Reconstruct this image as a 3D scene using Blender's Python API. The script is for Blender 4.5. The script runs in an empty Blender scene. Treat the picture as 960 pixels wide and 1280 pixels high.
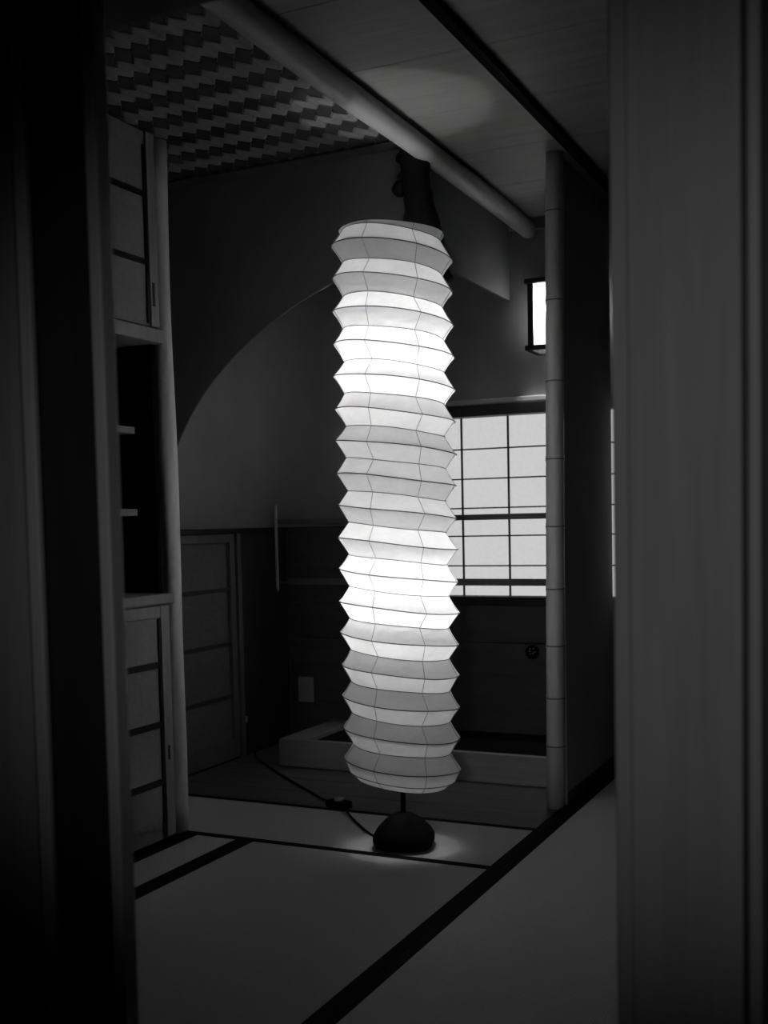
import bpy, bmesh, math, random
from mathutils import Vector, Matrix
random.seed(7)
S = bpy.context.scene
COL = S.collection
PI = math.pi

# ------------------------------------------------------------------ camera
CAMZ = 1.1
PITCH, ROLL, YAW = -.0577, -.0215, -.4425
cy_, sy_ = math.cos(YAW), math.sin(YAW); cp_, sp_ = math.cos(PITCH), math.sin(PITCH)
cr_, sr_ = math.cos(ROLL), math.sin(ROLL)
FWD = Vector((sy_*cp_, cy_*cp_, sp_)); RT = Vector((cy_, -sy_, 0)); UP = RT.cross(FWD)
R2 = cr_*RT + sr_*UP; U2 = -sr_*RT + cr_*UP
cam_d = bpy.data.cameras.new('camera'); cam = bpy.data.objects.new('camera', cam_d); COL.objects.link(cam)
M3 = Matrix((R2, U2, -FWD)).transposed()
cam.matrix_world = Matrix.Translation((0, 0, CAMZ)) @ M3.to_4x4()
cam_d.sensor_fit = 'VERTICAL'; cam_d.sensor_height = 36; cam_d.sensor_width = 27
cam_d.lens = 36*1414/1280
cam_d.shift_y = 94.3/1280
cam_d.clip_start = .05
cam_d.dof.use_dof = True; cam_d.dof.focus_distance = 3.75; cam_d.dof.aperture_fstop = 4.0
S.camera = cam

# ------------------------------------------------------------------ world, fill spot, exposure
w = bpy.data.worlds.new('world'); S.world = w; w.use_nodes = True
w.node_tree.nodes['Background'].inputs[0].default_value = (1, 1, 1, 1)
w.node_tree.nodes['Background'].inputs[1].default_value = .0015
# unseen spot added behind the camera; its narrow cone grades the near doors
ld = bpy.data.lights.new('door_fill_spot', 'SPOT'); ld.energy = 64; ld.spot_size = math.radians(26.5); ld.spot_blend = 1; ld.shadow_soft_size = .08
lo = bpy.data.objects.new('door_fill_spot', ld); COL.objects.link(lo)
lo.location = (.35, -1.6, 1.5); lo.scale = (1.75, 1, 1)
lo.rotation_euler = (Vector((-.36, 1.3, 1.13)) - Vector(lo.location)).to_track_quat('-Z', 'Y').to_euler()
S.cycles.diffuse_bounces = 8
S.view_settings.view_transform = 'Standard'; S.view_settings.look = 'None'
S.view_settings.exposure = 0; S.view_settings.gamma = 1; S.view_settings.use_curve_mapping = False

# ------------------------------------------------------------------ materials
def new_mat(name):
    m = bpy.data.materials.new(name); m.use_nodes = True
    nt = m.node_tree; nt.nodes.clear()
    out = nt.nodes.new('ShaderNodeOutputMaterial')
    return m, nt, out
def principled(nt, out, rough=.7, spec=.3, metal=0):
    b = nt.nodes.new('ShaderNodeBsdfPrincipled')
    b.inputs['Roughness'].default_value = rough; b.inputs['Specular IOR Level'].default_value = spec
    b.inputs['Metallic'].default_value = metal
    nt.links.new(b.outputs[0], out.inputs[0]); return b
def coords(nt, scale=(1, 1, 1), kind='Object'):
    tc = nt.nodes.new('ShaderNodeTexCoord'); mp = nt.nodes.new('ShaderNodeMapping')
    mp.inputs['Scale'].default_value = scale
    nt.links.new(tc.outputs[kind], mp.inputs[0]); return mp.outputs[0]
def ramp(nt, fac, a, b, p0=.3, p1=.7):
    r = nt.nodes.new('ShaderNodeValToRGB')
    r.color_ramp.elements[0].position = p0; r.color_ramp.elements[1].position = p1
    r.color_ramp.elements[0].color = (a, a, a, 1); r.color_ramp.elements[1].color = (b, b, b, 1)
    nt.links.new(fac, r.inputs[0]); return r.outputs[0]
def noise(nt, vec, scale, detail=4, rough=.55, dist=0):
    n = nt.nodes.new('ShaderNodeTexNoise'); n.inputs['Scale'].default_value = scale
    n.inputs['Detail'].default_value = detail; n.inputs['Roughness'].default_value = rough
    n.inputs['Distortion'].default_value = dist
    nt.links.new(vec, n.inputs['Vector']); return n.outputs[0]
def bump(nt, b, h, strength=.2, dist=.002):
    bp = nt.nodes.new('ShaderNodeBump'); bp.inputs['Strength'].default_value = strength
    bp.inputs['Distance'].default_value = dist
    nt.links.new(h, bp.inputs['Height']); nt.links.new(bp.outputs[0], b.inputs['Normal'])
def plain(name, v, rough=.6, spec=.3, metal=0, var=.15, scale=30):
    m, nt, out = new_mat(name); b = principled(nt, out, rough, spec, metal)
    n = noise(nt, coords(nt), scale)
    nt.links.new(ramp(nt, n, v*(1-var), v*(1+var)), b.inputs[0]); return m
def wood(name, a, b_, axis='z', rough=.55, spec=.3, scale=1.0, strength=.15):
    """a, b_: dark and light grain tones; axis: direction the grain runs"""
    m, nt, out = new_mat(name); b = principled(nt, out, rough, spec)
    k = {'x': (.7, 14, 14), 'y': (14, .7, 14), 'z': (14, 14, .7)}[axis]
    v = coords(nt, tuple(q*scale for q in k))
    n = noise(nt, v, 1.6, 5, .6, .6)
    n2 = noise(nt, v, 7, 3, .6, .2)
    mx = nt.nodes.new('ShaderNodeMix'); mx.data_type = 'FLOAT'; mx.inputs[0].default_value = .35
    nt.links.new(n, mx.inputs[2]); nt.links.new(n2, mx.inputs[3])
    nt.links.new(ramp(nt, mx.outputs[0], a, b_, .32, .68), b.inputs[0])
    bump(nt, b, mx.outputs[0], strength, .001); return m
def plaster(name, v):
    m, nt, out = new_mat(name); b = principled(nt, out, .95, 0)
    n = noise(nt, coords(nt), 260, 3, .7); n2 = noise(nt, coords(nt), 3, 3)
    mx = nt.nodes.new('ShaderNodeMix'); mx.data_type = 'FLOAT'; mx.inputs[0].default_value = .5
    nt.links.new(n, mx.inputs[2]); nt.links.new(n2, mx.inputs[3])
    nt.links.new(ramp(nt, mx.outputs[0], v*.85, v*1.15), b.inputs[0])
    bump(nt, b, n, .25, .0015); return m
def tatami_mat_material(name, axis, k=1):
    m, nt, out = new_mat(name); b = principled(nt, out, .75, .2)
    wv = nt.nodes.new('ShaderNodeTexWave'); wv.wave_type = 'BANDS'; wv.bands_direction = axis
    wv.inputs['Scale'].default_value = 40; wv.inputs['Distortion'].default_value = .6
    nt.links.new(coords(nt), wv.inputs['Vector'])
    n = noise(nt, coords(nt), 90, 3)
    mx = nt.nodes.new('ShaderNodeMix'); mx.data_type = 'FLOAT'; mx.inputs[0].default_value = .6
    nt.links.new(wv.outputs[1], mx.inputs[2]); nt.links.new(n, mx.inputs[3])
    nt.links.new(ramp(nt, mx.outputs[0], .38*k, .47*k), b.inputs[0])
    bump(nt, b, wv.outputs[1], .2, .001); return m
def paper(name, trans=.62, refl=.3, fibre=.12):
    """washi: light passes through it (translucent) and is scattered back from it (diffuse)"""
    m, nt, out = new_mat(name)
    t = nt.nodes.new('ShaderNodeBsdfTranslucent'); d = nt.nodes.new('ShaderNodeBsdfDiffuse')
    add = nt.nodes.new('ShaderNodeAddShader')
    v = coords(nt, (18, 18, 40)); n = noise(nt, v, 1.0, 6, .7, 1.5)
    v2 = coords(nt, (6, 6, 14)); n2 = noise(nt, v2, 1.0, 4, .6, 2.5)
    mx = nt.nodes.new('ShaderNodeMix'); mx.data_type = 'FLOAT'; mx.inputs[0].default_value = .5
    nt.links.new(n, mx.inputs[2]); nt.links.new(n2, mx.inputs[3])
    nt.links.new(ramp(nt, mx.outputs[0], trans*(1-fibre), trans*(1+fibre*.6), .4, .62), t.inputs[0])
    d.inputs[0].default_value = (refl, refl, refl, 1)
    bp = nt.nodes.new('ShaderNodeBump'); bp.inputs['Strength'].default_value = .7; bp.inputs['Distance'].default_value = .012
    nt.links.new(n2, bp.inputs['Height'])
    nt.links.new(bp.outputs[0], t.inputs[1]); nt.links.new(bp.outputs[0], d.inputs[1])
    nt.links.new(t.outputs[0], add.inputs[0]); nt.links.new(d.outputs[0], add.inputs[1])
    nt.links.new(add.outputs[0], out.inputs[0]); return m
def emit(name, strength, var=0):
    m, nt, out = new_mat(name); e = nt.nodes.new('ShaderNodeEmission'); e.inputs[1].default_value = strength
    if var:
        n = noise(nt, coords(nt, (60, 60, 60)), 1, 5, .7)
        nt.links.new(ramp(nt, n, 1-var, 1, .2, .8), e.inputs[0])
    nt.links.new(e.outputs[0], out.inputs[0]); return m
MAT = {
    'tatami_y': tatami_mat_material('tatami_rush_y', 'X'), 'tatami_lit': tatami_mat_material('tatami_rush_lit', 'X', 1.35), 'tatami_x': tatami_mat_material('tatami_rush_x', 'Y'),  # right mats: sheen on the rush put into a lighter colour
    'heri': plain('black_mat_border', .006, .9, .1), 'black': plain('black_iron', .004, .8, .06),
    'dark_gap': plain('dark_underfloor', .004, .9, .05),
    'plaster': plaster('earth_plaster', .15), 'dark_plaster': plaster('dark_plaster', .12), 'wing_plaster': plaster('wing_plaster', .24), 'lit_plaster': plaster('lit_plaster', .34), 'shaded_plaster': plaster('shaded_plaster', .06),
    'dark_board_x': wood('dark_board_x', .042, .08, 'x', .5), 'dark_board_z': wood('dark_board_z', .015, .03, 'z', .5),
    'floor_board': wood('floor_board', .055, .12, 'x', .45), 'ceiling_board': wood('ceiling_board', .17, .23, 'x', .6),
    'batten': wood('dark_batten', .006, .012, 'y', .9, .03), 'platform': wood('platform_wood', .24, .34, 'x', .5),
    'log': wood('peeled_log', .3, .42, 'y', .5, .3, .6), 'post': wood('peeled_post', .58, .7, 'z', .4, .4, .6),
    'bark': wood('rough_bark', .006, .02, 'z', .9, .1, 1.0, .8), 'cut_end': plain('cut_end_grain', .12, .8),
    'cab_wood': wood('cabinet_wood', .24, .32, 'z', .5), 'cab_panel': plain('cabinet_paper_panel', .26, .8, .1, 0, .1, 60),
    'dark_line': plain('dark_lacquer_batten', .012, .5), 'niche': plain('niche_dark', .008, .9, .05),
    'door_panel': plain('low_door_paper', .13, .85, .1, 0, .12, 60), 'door_wood': wood('low_door_wood', .09, .13, 'z', .5),
    'door_batten': wood('low_door_batten', .03, .045, 'y', .7),
    'fg_wood': wood('entrance_wood', .15, .22, 'z', .5, .3, .8), 'fg_strip': wood('entrance_edge_wood', .26, .34, 'z', .5),
    'fg_dark': wood('entrance_dark_wood', .012, .02, 'z', .6), 'bamboo': wood('bamboo_skin', .37, .48, 'z', .35, .5, .8, .05),
    'bamboo_node': plain('bamboo_node', .11, .6), 'weave_p': wood('woven_lit', .17, .30, 'y', .55, .3, 1.2),
    'weave_q': wood('woven_shaded', .03, .06, 'y', .55, .3, 1.2),
    'paper': paper('lamp_washi', .205, .71, .2), 'lantern_paper': paper('lantern_washi', .5, .45, .05),
    'bulb': emit('lamp_bulb_glow', 165), 'lantern_bulb': emit('lantern_bulb_glow', 480),
    'shoji': emit('shoji_daylight', .62, .12), 'rib': plain('thin_bamboo_rib', .1, .7),
    'thread': plain('paper_seam', .45, .8), 'lantern_wood': plain('lantern_dark_wood', .015, .5),
    'muntin': plain('shoji_lattice_wood', .02, .6), 'plate': plain('grey_plastic', .38, .5), 'metal': plain('glint_metal', .7, .35, .5, .9),
    'switch_top': plain('pale_switch_button', .3, .4), 'shelf': wood('shelf_wood', .1, .16, 'x', .45),
}

# ------------------------------------------------------------------ mesh helpers
def link(o, parent=None):
    COL.objects.link(o)
    if parent: o.parent = parent
    return o
def mesh_obj(name, verts, faces, mat, parent=None, smooth=False):
    me = bpy.data.meshes.new(name); me.from_pydata(verts, [], faces); me.update()
    bm = bmesh.new(); bm.from_mesh(me); bmesh.ops.recalc_face_normals(bm, faces=bm.faces); bm.to_mesh(me); bm.free()
    if smooth:
        for p in me.polygons: p.use_smooth = True
    me.materials.append(MAT[mat])
    return link(bpy.data.objects.new(name, me), parent)
def bm_obj(name, bm, mat, parent=None, smooth=False):
    me = bpy.data.meshes.new(name); bm.to_mesh(me); bm.free()
    if smooth:
        for p in me.polygons: p.use_smooth = True
    me.materials.append(MAT[mat]); return link(bpy.data.objects.new(name, me), parent)
def box_bm(bm, x0, x1, y0, y1, z0, z1, bev=0):
    r = bmesh.ops.create_cube(bm, size=1)
    for v in r['verts']:
        v.co = Vector(((x0+x1)/2 + v.co.x*(x1-x0), (y0+y1)/2 + v.co.y*(y1-y0), (z0+z1)/2 + v.co.z*(z1-z0)))
    if bev:
        es = set(e for v in r['verts'] for e in v.link_edges)
        bmesh.ops.bevel(bm, geom=list(es), offset=bev, segments=2, affect='EDGES', profile=.5)
def box(name, x0, x1, y0, y1, z0, z1, mat, parent=None, bev=0):
    bm = bmesh.new(); box_bm(bm, x0, x1, y0, y1, z0, z1, bev); return bm_obj(name, bm, mat, parent)
def lathe(name, prof, mat, parent=None, n=32, center=(0, 0), smooth=True, fn=None, cap=True):
    vs, fs = [], []
    for (r, z) in prof:
        for k in range(n):
            a = 2*PI*k/n; p = Vector((center[0]+r*math.cos(a), center[1]+r*math.sin(a), z))
            if fn: p = fn(p, a, r, z)
            vs.append(p)
    for i in range(len(prof)-1):
        for k in range(n):
            fs.append((i*n+k, i*n+(k+1) % n, (i+1)*n+(k+1) % n, (i+1)*n+k))
    if cap:
        fs.append(tuple(range(n))); fs.append(tuple((len(prof)-1)*n+k for k in range(n)))
    return mesh_obj(name, vs, fs, mat, parent, smooth)
def tube(name, pts, r, mat, parent=None, n=8, closed=False, smooth=True):
    pts = [Vector(p) for p in pts]; N = len(pts); vs, fs = [], []
    prev = None
    for i, p in enumerate(pts):
        a = pts[(i-1) % N] if (closed or i > 0) else p; b = pts[(i+1) % N] if (closed or i < N-1) else p
        t = (b-a).normalized()
        u = (prev - t*prev.dot(t)) if prev is not None else t.cross(Vector((0, 0, 1)) if abs(t.z) < .9 else Vector((1, 0, 0)))
        u.normalize(); prev = u; v = t.cross(u)
        rr = r[i] if isinstance(r, (list, tuple)) else r
        for k in range(n):
            ang = 2*PI*k/n; vs.append(p + u*rr*math.cos(ang) + v*rr*math.sin(ang))
    for i in range(N if closed else N-1):
        j = (i+1) % N
        for k in range(n):
            fs.append((i*n+k, i*n+(k+1) % n, j*n+(k+1) % n, j*n+k))
    if not closed:
        fs.append(tuple(range(n))); fs.append(tuple((N-1)*n+k for k in range(n)))
    return mesh_obj(name, vs, fs, mat, parent, smooth)
def prism_xz(name, poly, y0, y1, mat, parent=None):
    n = len(poly); vs = [(x, y0, z) for x, z in poly] + [(x, y1, z) for x, z in poly]
    fs = [tuple(range(n)), tuple(range(2*n-1, n-1, -1))] + [(i, (i+1) % n, n+(i+1) % n, n+i) for i in range(n)]
    me = bpy.data.meshes.new(name); me.from_pydata(vs, [], fs)
    bm = bmesh.new(); bm.from_mesh(me); bmesh.ops.recalc_face_normals(bm, faces=bm.faces)
    bmesh.ops.triangulate(bm, faces=[f for f in bm.faces if len(f.verts) > 4])
    bm.to_mesh(me); bm.free(); me.materials.append(MAT[mat])
    return link(bpy.data.objects.new(name, me), parent)
def catmull(pts, k=8):
    pts = [Vector(p) for p in pts]; out = []
    P = [pts[0]] + pts + [pts[-1]]
    for i in range(1, len(P)-2):
        for s in range(k):
            t = s/k; a, b, c, d = P[i-1], P[i], P[i+1], P[i+2]
            out.append(.5*((2*b)+(c-a)*t+(2*a-5*b+4*c-d)*t*t+(3*b-a-3*c+d)*t**3))
    out.append(pts[-1]); return out
def thing(name, loc, label, cat, group=None):
    o = bpy.data.objects.new(name, None); o.location = loc; o.empty_display_size = .05; link(o)
    return tag(o, label, cat, group)
def tag(o, label, cat, group=None, kind=None):
    o['label'] = label; o['category'] = cat
    if group: o['group'] = group
    if kind: o['kind'] = kind
    return o
def struct(o, label=None, cat=None):
    o['kind'] = 'structure'
    if label: o['label'] = label; o['category'] = cat
    return o
def adopt(root):
    """children were built in world space: keep them there under a root that sits at the thing's base"""
    bpy.context.view_layer.update()
    inv = root.matrix_world.inverted()
    for c in root.children: c.matrix_parent_inverse = inv

# ================================================================== STRUCTURE
CEIL = 2.45
# ---- floor: under-floor slab, tatami mats with cloth borders, alcove boards
floor = struct(box('floor', -3.1, 1.2, -1.5, 5.2, -.16, -.062, 'dark_gap'), 'rush-matted tea room floor with black cloth borders', 'floor')
def mat(x0, x1, y0, y1, borders, axis='tatami_y'):
    hw = .036
    m = box('tatami_mat', x0+.001, x1-.001, y0+.001, y1-.001, -.06, 0, axis, floor, .001)
    for s in borders:
        if s == 'x0': b = (x0+.001, x0+hw, y0+.001, y1-.001)
        if s == 'x1': b = (x1-hw, x1-.001, y0+.001, y1-.001)
        if s == 'y0': b = (x0+.001, x1-.001, y0+.001, y0+hw*.9)
        if s == 'y1': b = (x0+.001, x1-.001, y1-hw*.9, y1-.001)
        box('cloth_border', *b, -.055, .0015, 'heri', m, .0006)
    return m
mat(-2.325, -2.126, 1.42, 3.305, ['x1'])
mat(-2.126, -1.19, 1.42, 3.305, ['x0', 'x1'])
mat(-1.19, -.25, 1.42, 3.1, ['x0', 'x1'], 'tatami_lit')
mat(-1.19, -.25, 3.1, 4.99, ['x0', 'x1'], 'tatami_lit')
mat(-.25, .69, 1.42, 3.1, ['x0', 'x1'], 'tatami_lit')
mat(-.25, .69, 3.1, 4.99, ['x0', 'x1'], 'tatami_lit')
mat(-2.915, -1.228, 3.305, 3.81, ['y0', 'y1'], 'tatami_x')
for k in range(3):
    y0 = 3.812 + k*.21
    box('floor_board', -2.915, -1.228, y0, y0+.208, -.06, -.004, 'floor_board', floor, .002)
box('floor_board', -2.915, -1.228, 4.442, 4.995, -.06, -.004, 'floor_board', floor, .002)
box('floor_sill', -1.227, -1.191, 3.306, 4.86, -.06, .002, 'heri', floor, .0006)
box('ante_room_board', -1.6, .69, .4, 1.19, -.06, -.002, 'floor_board', floor, .002)
box('ante_room_board', -1.6, .69, -.6, .39, -.06, -.002, 'floor_board', floor, .002)
box('threshold', -1.6, .69, 1.2, 1.415, -.06, .002, 'fg_dark', floor, .002)
box('floor_edge_gap', -2.4, -2.327, 1.42, 3.3, -.06, -.012, 'dark_gap', floor)

# ---- back wall (plaster above, dark boards below, window opening)
WL = -2.92; BY = 5.0
wall_back = struct(bpy.data.objects.new('wall_back', None), 'alcove back wall, earth plaster above dark wooden boards', 'wall'); link(wall_back)
rc = .22
def curved_plaster(name, z0, z1, xs, xe, y_start, parent):
    """left wall running back, rounded corner, then the back wall to xe: one plaster skin of real thickness"""
    path = [(WL, y_start)] if xs is None else []
    if xs is None:
        for k in range(13):
            a = PI - (PI/2)*k/12
            path.append((WL+rc+rc*math.cos(a), BY-rc+rc*math.sin(a)))
    else: path.append((xs, BY))
    path.append((xe, BY))
    out = []
    for i, (x, y) in enumerate(path):
        a = Vector(path[max(i-1, 0)]); b = Vector(path[min(i+1, len(path)-1)]); t = (b-a).normalized()
        out.append((x - t.y*.05, y + t.x*.05))
    n = len(path); vs = []
    for z in (z0, z1):
        vs += [(x, y, z) for x, y in path]; vs += [(x, y, z) for x, y in out]
    fs = []
    for i in range(n-1):
        fs += [(i, i+1, 2*n+i+1, 2*n+i), (n+i, n+i+1, 3*n+i+1, 3*n+i), (i, i+1, n+i+1, n+i), (2*n+i, 2*n+i+1, 3*n+i+1, 3*n+i)]
    fs += [(0, n, 3*n, 2*n), (n-1, 2*n-1, 4*n-1, 3*n-1)]
    o = mesh_obj(name, vs, fs, 'lit_plaster', parent)  # lighter copy of the plaster: lantern light put into the colour
    for p in o.data.polygons: p.use_smooth = abs(p.normal.z) < .5
    return o
WX0, WX1, WZ0, WZ1 = -2.19, -1.03, .745, 1.578
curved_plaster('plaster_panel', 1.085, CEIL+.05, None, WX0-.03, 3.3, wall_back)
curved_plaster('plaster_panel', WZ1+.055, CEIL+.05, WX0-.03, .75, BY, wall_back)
box('wall_board', WX1, .75, BY, BY+.05, .1, WZ1+.055, 'dark_board_x', wall_back)
for z0, z1, x1 in ((-.01, .522, .75), (.526, .70, .75), (.704, 1.08, WX0-.03)):
    box('wall_board', WL+.01, x1, BY, BY+.04, z0, z1, 'dark_board_x', wall_back, .002)
box('window_sill', WX0-.04, WX1+.04, BY-.03, BY+.05, .70, .742, 'dark_line', wall_back, .003)
box('window_header', WX0-.04, WX1+.04, BY-.045, BY+.05, WZ1+.002, WZ1+.052, 'dark_line', wall_back, .003)
box('window_ledge', WX0-.04, WX1+.04, BY-.03, BY+.02, WZ1+.054, WZ1+.082, 'lit_plaster', wall_back, .006)
rp = lathe('round_pull', [(.004, 0), (.028, 0), (.034, .004), (.034, .008), (.028, .010), (.024, .005), (.004, .004)], 'black', wall_back, 24, cap=True)
rp.rotation_euler = (PI/2, 0, 0); rp.location = (-1.614, BY-.0005, .485); rp['label'] = 'round dark metal pull with small beads added as glints'
for k, (dx, dz) in enumerate(((-.012, .015), (-.014, .004), (-.010, -.008), (.003, -.006), (.012, .001), (.006, .016))):  # beads added to stand for glints of light on the pull
    st = lathe('glint_bead', [(.001, .012), (.003, .011), (.0035, .008), (.0035, .004)], 'metal', rp, 10)
    st.location = (dx, dz, 0)

# ---- left wall of the alcove: low door, post, dark boards
wall_left = struct(box('wall_left', WL-.06, WL-.008, 4.565, BY+.02, -.01, 1.08, 'dark_board_z'), 'dark board wall beyond the low door', 'wall')
box('wall_board', WL-.06, WL-.008, 3.3, 3.79, -.01, 1.08, 'dark_board_z', wall_left)
box('plaster_edge', WL-.05, WL+.012, 3.3, 4.8, 1.062, 1.084, 'dark_line', wall_left, .003)
box('door_post', WL-.05, WL+.012, 4.53, 4.562, -.004, 1.062, 'door_wood', wall_left, .003)
box('small_knob', WL-.008, WL+.012, 4.566, 4.582, .155, .185, 'plate', wall_left, .003)
door_low = struct(box('door_1', WL-.045, WL-.02, 3.8, 4.525, 0, 1.06, 'door_panel'), 'low papered cupboard door with dark horizontal battens', 'door')
box('door_stile', WL-.02, WL, 4.485, 4.525, 0, 1.06, 'door_wood', door_low, .002)
box('door_stile', WL-.02, WL, 3.8, 3.84, 0, 1.06, 'door_wood', door_low, .002)
for z0, z1 in ((1.02, 1.06), (0, .09)):
    box('door_rail', WL-.02, WL-.001, 3.84, 4.485, z0, z1, 'door_wood', door_low, .002)
for z in (.80, .543, .294):
    box('door_batten', WL-.02, WL-.006, 3.84, 4.485, z-.009, z+.009, 'door_batten', door_low, .002)

# ---- hanging wall with the quarter-arch cut, and the hanging side wall under the log
WY = 3.81
AX, AZ, AA, AB = -1.300, 1.120, 1.4913, 0.9900      # the arch is a quarter ellipse
arc = [(AX + AA*math.cos(PI - k/48*PI*.5), AZ + AB*math.sin(PI - k/48*PI*.5)) for k in range(49)]
arc = [(x, z) for x, z in arc if x < -1.6]
if arc[0][0] > -2.93: arc = [(-2.93, arc[0][1])] + arc
wall_arch = struct(prism_xz('wall_front_arch', arc + [(-1.59, arc[-1][1]), (-1.59, CEIL+.02), (-2.93, CEIL+.02)], WY, WY+.008, 'plaster'),
                   'hanging plaster wall cut with a wide curved arch', 'wall')
wall_side = struct(box('wall_hanging', -1.712, -1.70, WY+.009, BY-.001, 2.10, CEIL+.02, 'shaded_plaster'), 'hanging plaster wall under the log beam behind the trunk', 'wall')  # darker copy of the plaster: shade put into the colour
# ---- wing wall behind the bamboo post
wing = struct(box('wall_wing', -1.262, -1.214, 4.168, 4.905, 0, CEIL+.02, 'wing_plaster'), 'dark wing wall running back from the bamboo post', 'wall')
box('wall_base_board', -1.214, -1.208, 4.168, 4.905, .003, .05, 'dark_line', wing)
wall_r = struct(box('wall_right', .7, .76, 1.3, 5.05, -.06, CEIL+.05, 'dark_plaster'), 'dark side wall of the tea room', 'wall')

# ---- ceilings
ceiling = struct(box('ceiling', -3.0, .76, 1.3, 5.1, CEIL+.02, CEIL+.06, 'dark_gap'), 'tea room ceiling, woven strips beside plain boards', 'ceiling')
y = 1.36
for k in range(9):
    y1 = min(y+.44, 5.0)
    if y1-y > .05: box('ceiling_board', -1.60, .70, y+.0008, y1-.0008, CEIL, CEIL+.018, 'ceiling_board', ceiling, .0015)
    y += .44
box('alcove_ceiling_board', -2.92, -1.72, WY+.06, BY, CEIL, CEIL+.018, 'ceiling_board', ceiling)
box('alcove_ceiling_board', -1.70, -1.601, WY+.06, BY, CEIL, CEIL+.018, 'ceiling_board', ceiling)
# woven ceiling: two families of wide flat strips crossing at a slant, two over, two under
st_, th_ = .0513, math.radians(54.2)
pv = Vector((math.cos(th_), math.sin(th_)))*st_; qv = Vector((-math.cos(th_), math.sin(th_)))*st_
O2 = Vector((-1.703, 3.23))
def inside(c): return -2.94 < c.x < -1.575 and 1.40 < c.y < 3.80
def cell(i, j): return O2 + pv*(i+.5) + qv*(j+.5)
ij = [(i, j) for i in range(-70, 70) for j in range(-70, 70) if inside(cell(i, j))]
def strip(fam, key, cells):
    cells.sort(); vs, fs = [], []; nrm = .006
    for s in cells:
        i, j = (s, key) if fam == 'p' else (key, s)
        over = ((i+j) % 4 < 2) if fam == 'p' else ((i+j) % 4 >= 2)
        nb = {}
        for t in (.0, .14, .86, 1.0):
            end = t in (.0, 1.0)
            io, jo = (i + (0 if t > .5 else 0), j)
            if end:
                o2 = s + (1 if t == 1.0 else -1)
                i2, j2 = (o2, key) if fam == 'p' else (key, o2)
                ov2 = ((i2+j2) % 4 < 2) if fam == 'p' else ((i2+j2) % 4 >= 2)
                z = .5*((-1 if over else 1)+(-1 if ov2 else 1))
            else: z = -1 if over else 1
            zz = CEIL + .010 + z*.0045
            for wd in (.03, .97):
                c = O2 + (pv*(s+t)+qv*(key+wd) if fam == 'p' else pv*(key+wd)+qv*(s+t))
                vs.append((c.x, c.y, zz))
        b = len(vs)-8
        for k in range(3): fs.append((b+2*k, b+2*k+1, b+2*k+3, b+2*k+2))
    # give the strip a thin body
    n = len(vs); vs2 = vs + [(x, y_, z_+.0025) for x, y_, z_ in vs]
    fs2 = fs + [tuple(n+q for q in reversed(f)) for f in fs]
    me = bpy.data.meshes.new('woven_strip'); me.from_pydata(vs2, [], fs2); me.update()
    me.materials.append(MAT['weave_p' if fam == 'p' else 'weave_q'])  # one family lighter: grazing reflection put into the strip colour
    return link(bpy.data.objects.new('woven_strip', me), ceiling)
box('ceiling_border', -2.92, -1.62, 3.735, WY-.0005, CEIL-.006, CEIL+.002, 'dark_board_x', ceiling, .002)
fams = {}
for i, j in ij:
    fams.setdefault(('p', j), []).append(i); fams.setdefault(('q', i), []).append(j)
for (fam, key), cells in fams.items(): strip(fam, key, cells)
bat = tag(box('ceiling_batten', -1.165, -1.128, 1.36, 4.99, CEIL-.022, CEIL-.0005, 'batten', None, .003), 'dark straight batten running back across the boarded ceiling', 'batten')
trim1 = struct(box('trim_1', -1.69, -1.275, BY-.035, BY-.002, CEIL-.05, CEIL, 'plaster'), 'short cornice at the back of the boarded ceiling', 'trim')

# ---- entrance: sliding doors, jambs, lintel, front wall (nearest the camera)
EY = 1.30
lintel = struct(box('trim_2', -1.62, .69, EY-.03, EY+.10, 1.845, 1.93, 'fg_dark'), 'dark lintel over the entrance', 'trim')
wall_front = struct(box('wall_front', -3.0, .76, EY-.02, EY+.06, 1.931, CEIL+.05, 'dark_plaster'), 'dark wall over the entrance lintel', 'wall')
box('wall_piece', -3.0, -1.62, EY-.02, EY+.06, -.06, 1.93, 'dark_plaster', wall_front)
box('wall_piece', .10, .76, EY-.02, EY+.06, -.06, 1.93, 'dark_plaster', wall_front)
dl = struct(box('door_2', -1.32, -1.070, EY+.018, EY+.027, .004, 1.844, 'fg_dark'), 'dark sliding door panel with a pale wooden edge stile', 'door')
box('door_stile', -1.070, -1.049, EY, EY+.03, .004, 1.844, 'fg_strip', dl, .003)
df = struct(box('door_3', -1.6, -1.209, EY+.004, EY+.016, .004, 1.844, 'fg_wood'), 'vertical-grained wooden sliding door beside the dark panel', 'door')
box('door_stile', -1.203, -1.180, EY, EY+.012, .004, 1.844, 'fg_strip', df, .003)
dr = struct(box('door_4', -.3015, -.178, EY+.004, EY+.018, .004, 1.844, 'fg_wood'), 'pale vertical-grained wooden door panel beside the opening', 'door')
box('door_stile', -.321, -.302, EY, EY+.024, .004, 1.844, 'fg_wood', dr, .002)
box('door_stile', -.171, -.156, EY-.004, EY+.024, .004, 1.844, 'fg_wood', dr, .004)
box('door_groove', -.178, -.171, EY+.012, EY+.018, .004, 1.844, 'fg_dark', dr)
dk = struct(box('door_5', -.155, .10, EY+.014, EY+.03, .004, 1.844, 'fg_dark'), 'dark recessed door panel past the pale door', 'door')

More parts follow.
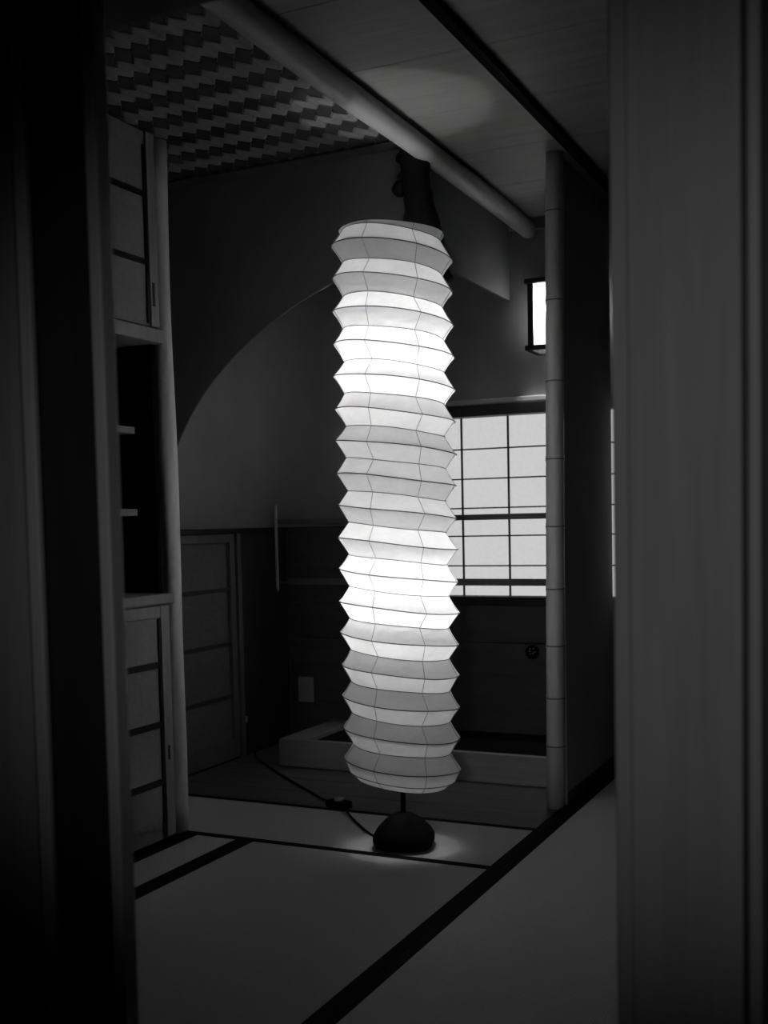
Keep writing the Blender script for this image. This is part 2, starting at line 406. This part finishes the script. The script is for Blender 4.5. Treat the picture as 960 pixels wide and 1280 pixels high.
# ---- shoji window
win = struct(box('window_1', WX0, WX1, BY+.012, BY+.016, WZ0, WZ1, 'shoji'), 'backlit paper shoji window with thin dark lattice', 'window')
for x in (-2.19+.006, -1.951, -1.721, -1.491, -1.261, -1.036):
    box('muntin', x-.0038, x+.0038, BY+.001, BY+.011, WZ0, WZ1, 'muntin', win)
for z in (1.432, 1.293, 1.156, 1.025, .885):
    box('muntin', WX0, WX1, BY+.002, BY+.0115, z-.0032, z+.0032, 'muntin', win)

# ================================================================== THINGS
# ---- log beam under the ceiling
def log_wobble(p, a, r, z): return p
lg = []
NL = 40
rad = []
for i in range(NL+1):
    t = i/NL; yy = 1.36 + t*(BY-.002-1.36)
    lg.append((-1.583 + .006*math.sin(3*t*PI) - .022*max(0, t-.6)/.4, yy, 2.408 + .003*math.sin(5*t)))
    rad.append(.0425 - .004*t + .0012*math.sin(17*t))
tag(tube('log_beam', lg, rad, 'log', None, 20), 'smooth peeled log beam running back under the ceiling', 'beam')

# ---- hanging trunk below the log, with knots
tr = thing('hanging_log', (-1.55, 3.80, 1.94), 'dark knotty tree trunk hanging from the log above the paper lamp', 'trunk')
path = catmull([(-1.640, 3.775, 2.428), (-1.628, 3.775, 2.36), (-1.622, 3.775, 2.27), (-1.606, 3.775, 2.15), (-1.580, 3.775, 2.04), (-1.560, 3.775, 1.945)], 6)
rr = []
for i, p in enumerate(path):
    t = i/(len(path)-1); rr.append(.047 + .019*t + .005*math.sin(13*t) + random.uniform(-.003, .003))
tb = tube('trunk_body', path, rr, 'bark', tr, 18)
for v in tb.data.vertices:
    v.co += Vector((random.uniform(-.003, .003), random.uniform(-.003, .003), 0))
for (x, z, r) in ((-1.672, 2.395, .028), (-1.690, 2.288, .030), (-1.668, 2.33, .02)):
    lathe('knot', [(.002, 0), (r*.75, .002), (r, .014), (r*.9, .03), (r*.45, .044), (.002, .05)], 'bark', tr, 14, fn=lambda p, a, r_, z_, x=x, z=z: Vector((x+.022-z_*1.0, 3.762+p.x*.9, z+p.y+random.uniform(-.002, .002))))
lathe('cut_end', [(.001, 0), (.052, 0), (.052, .004), (.001, .004)], 'cut_end', tr, 18, (-1.560, 3.775), fn=lambda p, a, r_, z_: p + Vector((0, 0, 1.9395)))
adopt(tr)

# ---- bamboo post with its joints
bx, by = -1.262, 4.128
bp_ = thing('bamboo_post', (bx, by, 0), 'tall bamboo post with dark joints in front of the shoji window', 'post')
nodes = [.235, .419, .618, .834, 1.07, 1.3225, 1.612, 1.91, 2.236]
prof = [(.0345, -.003)]
for z in nodes:
    prof += [(.0345, z-.05), (.034, z-.012), (.0362, z-.004), (.0335, z), (.0362, z+.005), (.034, z+.014)]
prof.append((.033, CEIL-.001))
blean = lambda p, a, r, z: p + Vector((.010 + .010*p.z, .005 + .004*p.z, 0))   # the culm leans a little
lathe('culm', prof, 'bamboo', bp_, 28, (bx, by), fn=blean)
for z in nodes:
    lathe('joint_ring', [(.0338, z-.003), (.0356, z-.0018), (.0356, z+.0018), (.0338, z+.003)], 'bamboo_node', bp_, 28, (bx, by), cap=False, fn=blean)
adopt(bp_)

# ---- round wooden post at the corner of the cabinet
px, py = -2.418, 3.327
def post_fn(p, a, r, z):
    return p + Vector((.004*math.sin(z*2.1), 0, 0)) + Vector((math.cos(a), math.sin(a), 0))*.0012*math.sin(3*a+z*5)
po = lathe('wooden_post', [(.0335+.0015*math.sin(k*.7), -.003+k*(CEIL-.0)/20) for k in range(21)], 'post', None, 28, (px, py), fn=post_fn)
tag(po, 'smooth round wooden post at the corner of the cabinets', 'post')

# ---- cabinets on the left
FX = -2.395
def cab_box(parent, z0, z1):
    box('carcass', -2.90, FX-.02, 2.40, 3.285, z0, z1, 'cab_wood', parent)
uc = thing('upper_cabinet', (-2.65, 2.85, 1.737), 'pale cupboard high on the wall with dark battens, above the open niche', 'cabinet')
cab_box(uc, 1.745, CEIL-.001)
d = box('door', FX-.019, FX-.006, 2.42, 3.27, 1.79, CEIL-.002, 'cab_panel', uc)
for z in (2.235, 2.006): box('batten', FX-.006, FX+.002, 2.45, 3.21, z-.009, z+.009, 'dark_line', d)
box('edge_strip', FX-.006, FX+.001, 3.212, 3.224, 1.80, 2.40, 'dark_line', d)
box('stile', FX-.006, FX+.004, 3.226, 3.272, 1.79, CEIL-.002, 'cab_wood', d, .002)
box('finger_pull', FX+.004, FX+.006, 3.236, 3.248, 1.86, 1.94, 'dark_line', d)
box('bottom_rail', -2.90, FX+.006, 2.40, 3.286, 1.737, 1.785, 'cab_wood', uc, .003)
adopt(uc)
lc = thing('lower_cabinet', (-2.65, 2.85, 0), 'pale floor cupboard with three dark battens beside the round post', 'cabinet')
cab_box(lc, -.004, .83)
d = box('door', FX-.019, FX-.006, 2.42, 3.27, .05, .825, 'cab_panel', lc)
for z in (.619, .409, .206): box('batten', FX-.006, FX+.002, 2.45, 3.21, z-.011, z+.011, 'dark_line', d)
box('edge_strip', FX-.006, FX+.001, 3.212, 3.222, .06, .78, 'dark_line', d)
box('stile', FX-.006, FX+.004, 3.224, 3.272, .01, .825, 'cab_wood', d, .002)
box('top_rail', FX-.006, FX+.004, 2.42, 3.222, .785, .825, 'cab_wood', d, .002)
box('finger_pull', FX+.004, FX+.006, 3.24, 3.25, .28, .33, 'dark_line', d)
adopt(lc)
ct = tag(box('counter_board', -2.90, FX+.02, 2.40, 3.286, .833, .866, 'cab_wood', None, .003), 'thick pale counter board topping the floor cupboard', 'counter')
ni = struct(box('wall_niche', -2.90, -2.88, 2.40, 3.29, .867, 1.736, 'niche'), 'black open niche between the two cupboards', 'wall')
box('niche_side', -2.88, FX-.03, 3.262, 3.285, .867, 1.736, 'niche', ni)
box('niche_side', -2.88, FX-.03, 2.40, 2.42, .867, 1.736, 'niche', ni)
for z, lab in ((1.434, 'upper thin shelf board inside the dark niche'), (1.152, 'lower thin shelf board inside the dark niche')):
    tag(box('niche_shelf', -2.879, -2.45, 2.421, 3.19, z-.012, z+.012, 'cab_wood', None, .002), lab, 'shelf', 'thin shelf boards in the niche')

# ---- two-tier hanging shelf across the window
sh = thing('hanging_shelf', (-2.0, 4.86, .81), 'two-tier dark hanging shelf crossing the shoji window', 'shelf')
SY = 4.86
box('shelf_board', -2.895, -1.265, SY, BY-.046, 1.100, 1.126, 'shelf', sh, .002)
box('shelf_board', -2.83, -1.265, SY, BY-.046, .800, .825, 'shelf', sh, .002)
box('shelf_lip', -2.83, -1.265, SY-.004, SY+.001, .823, .832, 'shelf', sh)
box('strut', -2.893, -2.881, SY-.010, SY+.002, .775, 1.195, 'post', sh, .002)
lathe('strut_tip', [(.002, .762), (.008, .768), (.008, .778), (.002, .784)], 'cab_wood', sh, 12, (-2.887, SY-.004))
box('shelf_bracket', -2.887, -2.83, SY, SY+.012, .806, .818, 'shelf', sh)
adopt(sh)

# ---- low platform with a black sunken top
pf = thing('low_platform', (-1.95, 4.7, 0), 'low pale wooden platform with a black sunken top below the window', 'platform')
PX0, PX1, PY0, PY1, PZ = -2.65, -1.268, 4.43, 4.995, .119
box('front_board', PX0, PX1, PY0, PY0+.035, -.004, PZ, 'platform', pf, .003)
box('back_board', PX0, PX1, PY1-.02, PY1, -.004, PZ-.019, 'heri', pf)
box('end_board', PX0, PX0+.13, PY0+.036, PY1-.021, -.004, PZ, 'platform', pf, .003)
box('end_board', PX1-.03, PX1, PY0+.036, PY1-.021, -.004, PZ, 'platform', pf)
box('sunken_top', PX0+.13, PX1-.03, PY0+.036, PY1-.021, -.004, PZ-.02, 'heri', pf)
adopt(pf)

# ---- outlet plate
op = thing('outlet_plate', (-2.82, BY, .2), 'small grey outlet plate on the dark boards beside the lamp cord', 'outlet')
box('plate', -2.862, -2.776, BY-.008, BY-.0005, .195, .322, 'plate', op, .002)
box('socket', -2.836, -2.802, BY-.0095, BY-.008, .225, .292, 'plate', op, .0006)
adopt(op)

# ---- wall lantern
LX0, LX1, LY0, LY1, LZ0, LZ1 = -1.553, -1.365, 4.80, 4.965, 1.850, 2.130
la = thing('wall_lantern', (-1.5, BY, 1.86), 'lit wooden wall lantern with white paper panes half behind the bamboo', 'lantern')
s = .026
for x in (LX0, LX1-s):
    for y0 in (LY0, LY1-.012):
        box('corner_stile', x, x+s, y0, y0+.012, LZ0, LZ1, 'lantern_wood', la, .002)
for z in (LZ0-.014, LZ1-.006):
    for (a, b, c, e) in ((LX0-.012, LX1+.012, LY0-.008, LY0+.014), (LX0-.012, LX1+.012, LY1-.014, LY1+.004), (LX0-.012, LX0+.012, LY0+.014, LY1-.014), (LX1-.012, LX1+.012, LY0+.014, LY1-.014)):
        box('frame_rail', a, b, c, e, z, z+.021, 'lantern_wood', la, .003)
box('mounting_plate', -1.49, -1.43, LY1+.004, BY-.0005, 1.88, 2.08, 'lantern_wood', la)
def pane(name, p, mat_):
    return mesh_obj(name, p, [(0, 1, 2, 3)], mat_, la)
z0, z1 = LZ0+.006, LZ1-.007
y0, y1 = LY0+.013, LY1-.013
pane('paper_pane', [(LX0+s-.004, LY0+.006, z0), (LX1-s+.004, LY0+.006, z0), (LX1-s+.004, LY0+.006, z1), (LX0+s-.004, LY0+.006, z1)], 'lantern_paper')
for x in (LX0+.006, LX1-.006):
    pane('paper_pane', [(x, y0, z0), (x, y1, z0), (x, y1, z1), (x, y0, z1)], 'lantern_paper')
box('lid', LX0+.012, LX1-.012, LY0+.014, LY1-.014, LZ1-.002, LZ1+.006, 'lantern_wood', la)
bmb = bmesh.new(); bmesh.ops.create_icosphere(bmb, subdivisions=2, radius=.026)
for v in bmb.verts: v.co += Vector(((LX0+LX1)/2, (LY0+LY1)/2, 1.995))
bm_obj('bulb', bmb, 'lantern_bulb', la, True)
lathe('bulb_holder', [(.004, 2.023), (.014, 2.023), (.014, 2.075), (.004, 2.075)], 'lantern_wood', la, 14, ((LX0+LX1)/2, (LY0+LY1)/2))
box('holder_bar', LX0+.012, LX1-.012, (LY0+LY1)/2-.006, (LY0+LY1)/2+.006, 2.075, 2.087, 'lantern_wood', la)
adopt(la)

# ---- tall pleated paper lamp
LXc, LYc = -1.575, 3.439
lamp = thing('paper_floor_lamp', (LXc, LYc, 0), 'tall glowing pleated white paper column lamp on a black iron base', 'lamp')
# base: heavy rounded iron dome, slightly squared
def base_fn(p, a, r, z):
    k = 1 + .05*math.cos(4*(a+.5))*(1 if z < .09 else .4)
    return Vector((LXc + (p.x)*k, LYc + (p.y)*k, z))
lathe('base', [(.085, .0015), (.1, .006), (.108, .022), (.109, .040), (.096, .062), (.070, .088), (.046, .106), (.028, .115), (.011, .119)], 'black', lamp, 40, fn=base_fn)
lathe('pole', [(.0085, .113), (.0085, .815)], 'black', lamp, 16, (LXc, LYc))
# shade: ridges and valleys
ridge_top, pitch_, nr = 1.979, .1057, 17
prof = [(.172, 2.058), (.161, 2.034)]
rings = [(.161, 2.034, 'v')]
for i in range(nr):
    zr = ridge_top - i*pitch_; r = .1985 + random.uniform(-.0025, .0025)
    if i == 0: r = .199
    prof.append((r, zr)); rings.append((r, zr, 'r'))
    if i < nr-1:
        rv = .1645 + random.uniform(-.002, .002); prof.append((rv, zr - pitch_*.5)); rings.append((rv, zr-pitch_*.5, 'v'))
prof += [(.177, .245), (.148, .222)]
rings += [(.177, .245, 'v')]
def lamp_fn(r, a, z):
    k = -.112 - .03*(z-.2)/1.85
    wob = 1 + .006*math.sin(2*a + z*9) + .004*math.sin(5*a - z*23)
    x, y_ = r*wob*math.cos(a), r*wob*math.sin(a)
    u = x*RT.x + y_*RT.y
    if z > 2.034: z = 2.034 + (z-2.034)*(.5+.55*u/r)      # the paper hem stands up on one side only
    return Vector((LXc + x, LYc + y_, z + k*u + .0015*math.sin(3*a+z*31)))
# subdivide each pleat face and let it sag a little between the hoops
full = []
for i in range(len(prof)-1):
    (r0, z0), (r1, z1) = prof[i], prof[i+1]
    for s in range(4):
        t = s/4; full.append((r0+(r1-r0)*t - .0022*math.sin(PI*t), z0+(z1-z0)*t))
full.append(prof[-1])
NS = 112; vs, fs = [], []
for (r, z) in full:
    for k in range(NS): vs.append(lamp_fn(r, 2*PI*k/NS, z))
for i in range(len(full)-1):
    for k in range(NS): fs.append((i*NS+k, i*NS+(k+1) % NS, (i+1)*NS+(k+1) % NS, (i+1)*NS+k))
shade = mesh_obj('shade', vs, fs, 'paper', lamp)
# smooth around, crisp along the hoops
for p in shade.data.polygons: p.use_smooth = True
ring_rows = set(range(0, len(full), 4))
shade.data.update()
sharp = shade.data.attributes.new('sharp_edge', 'BOOLEAN', 'EDGE')
for e in shade.data.edges:
    a, b = e.vertices
    if a//NS == b//NS and (a//NS) in ring_rows: sharp.data[e.index].value = True
for (r, z, k) in rings:
    tube('hoop', [lamp_fn(r+.0006, 2*PI*q/72, z) for q in range(72)], .0017 if k == 'r' else .0013, 'rib', shade, 5, True)
a_front = math.atan2(-LYc, -LXc)
for g in range(7):
    a = a_front + math.radians(-27 + 360/7*g)
    tube('seam', [lamp_fn(r+.0008, a + .03*math.sin(z*40), z) for (r, z) in prof], .0011, 'thread', shade, 5)
# spokes carrying the shade, bulb holders and bulbs
for g in range(4):
    a = PI/4 + g*PI/2
    tube('spoke', [(LXc+.008*math.cos(a), LYc+.008*math.sin(a), .246), lamp_fn(.176, a, .245)], .0018, 'black', lamp, 6)
lathe('bulb_holder', [(.006, .80), (.017, .80), (.017, .845), (.006, .845)], 'black', lamp, 16, (LXc, LYc))
tube('rod', [(LXc-.05, LYc+.06, .80), (LXc-.05, LYc+.06, 1.56), (LXc, LYc, 1.57)], .0035, 'black', lamp, 8)
tube('rod_foot', [(LXc, LYc, .805), (LXc-.05, LYc+.06, .80)], .0035, 'black', lamp, 8)
lathe('bulb_holder', [(.006, 1.555), (.017, 1.555), (.017, 1.595), (.006, 1.595)], 'black', lamp, 16, (LXc, LYc))
for z in (.88, 1.63):
    bmb = bmesh.new(); bmesh.ops.create_icosphere(bmb, subdivisions=2, radius=.03)
    for v in bmb.verts: v.co = Vector((LXc, LYc, z)) + Vector((v.co.x, v.co.y, v.co.z*1.1))
    bm_obj('bulb', bmb, 'bulb', lamp, True)
# cord with the foot switch
pts = catmull([(-1.668, 3.475, .012), (-1.73, 3.51, .005), (-1.857, 3.64, .005), (-1.985, 3.785, .012)], 6)
tube('cord', pts, .0042, 'black', lamp, 8)
pts = catmull([(-2.055, 3.845, .012), (-2.15, 3.92, .002), (-2.314, 4.06, .001), (-2.48, 4.20, .001), (-2.66, 4.36, .001), (-2.80, 4.49, .001), (-2.885, 4.60, .004), (-2.9, 4.68, .02)], 6)
tube('cord', pts, .0042, 'black', lamp, 8)
bm = bmesh.new(); box_bm(bm, -.048, .048, -.03, .03, 0, .03, .008)
sw = bm_obj('foot_switch', bm, 'black', lamp); sw.location = (-2.02, 3.815, .002); sw.rotation_euler = (0, 0, math.radians(-20))
bt = lathe('switch_button', [(.002, .03), (.02, .03), (.02, .036), (.016, .040), (.002, .041)], 'switch_top', sw, 20)
adopt(lamp)
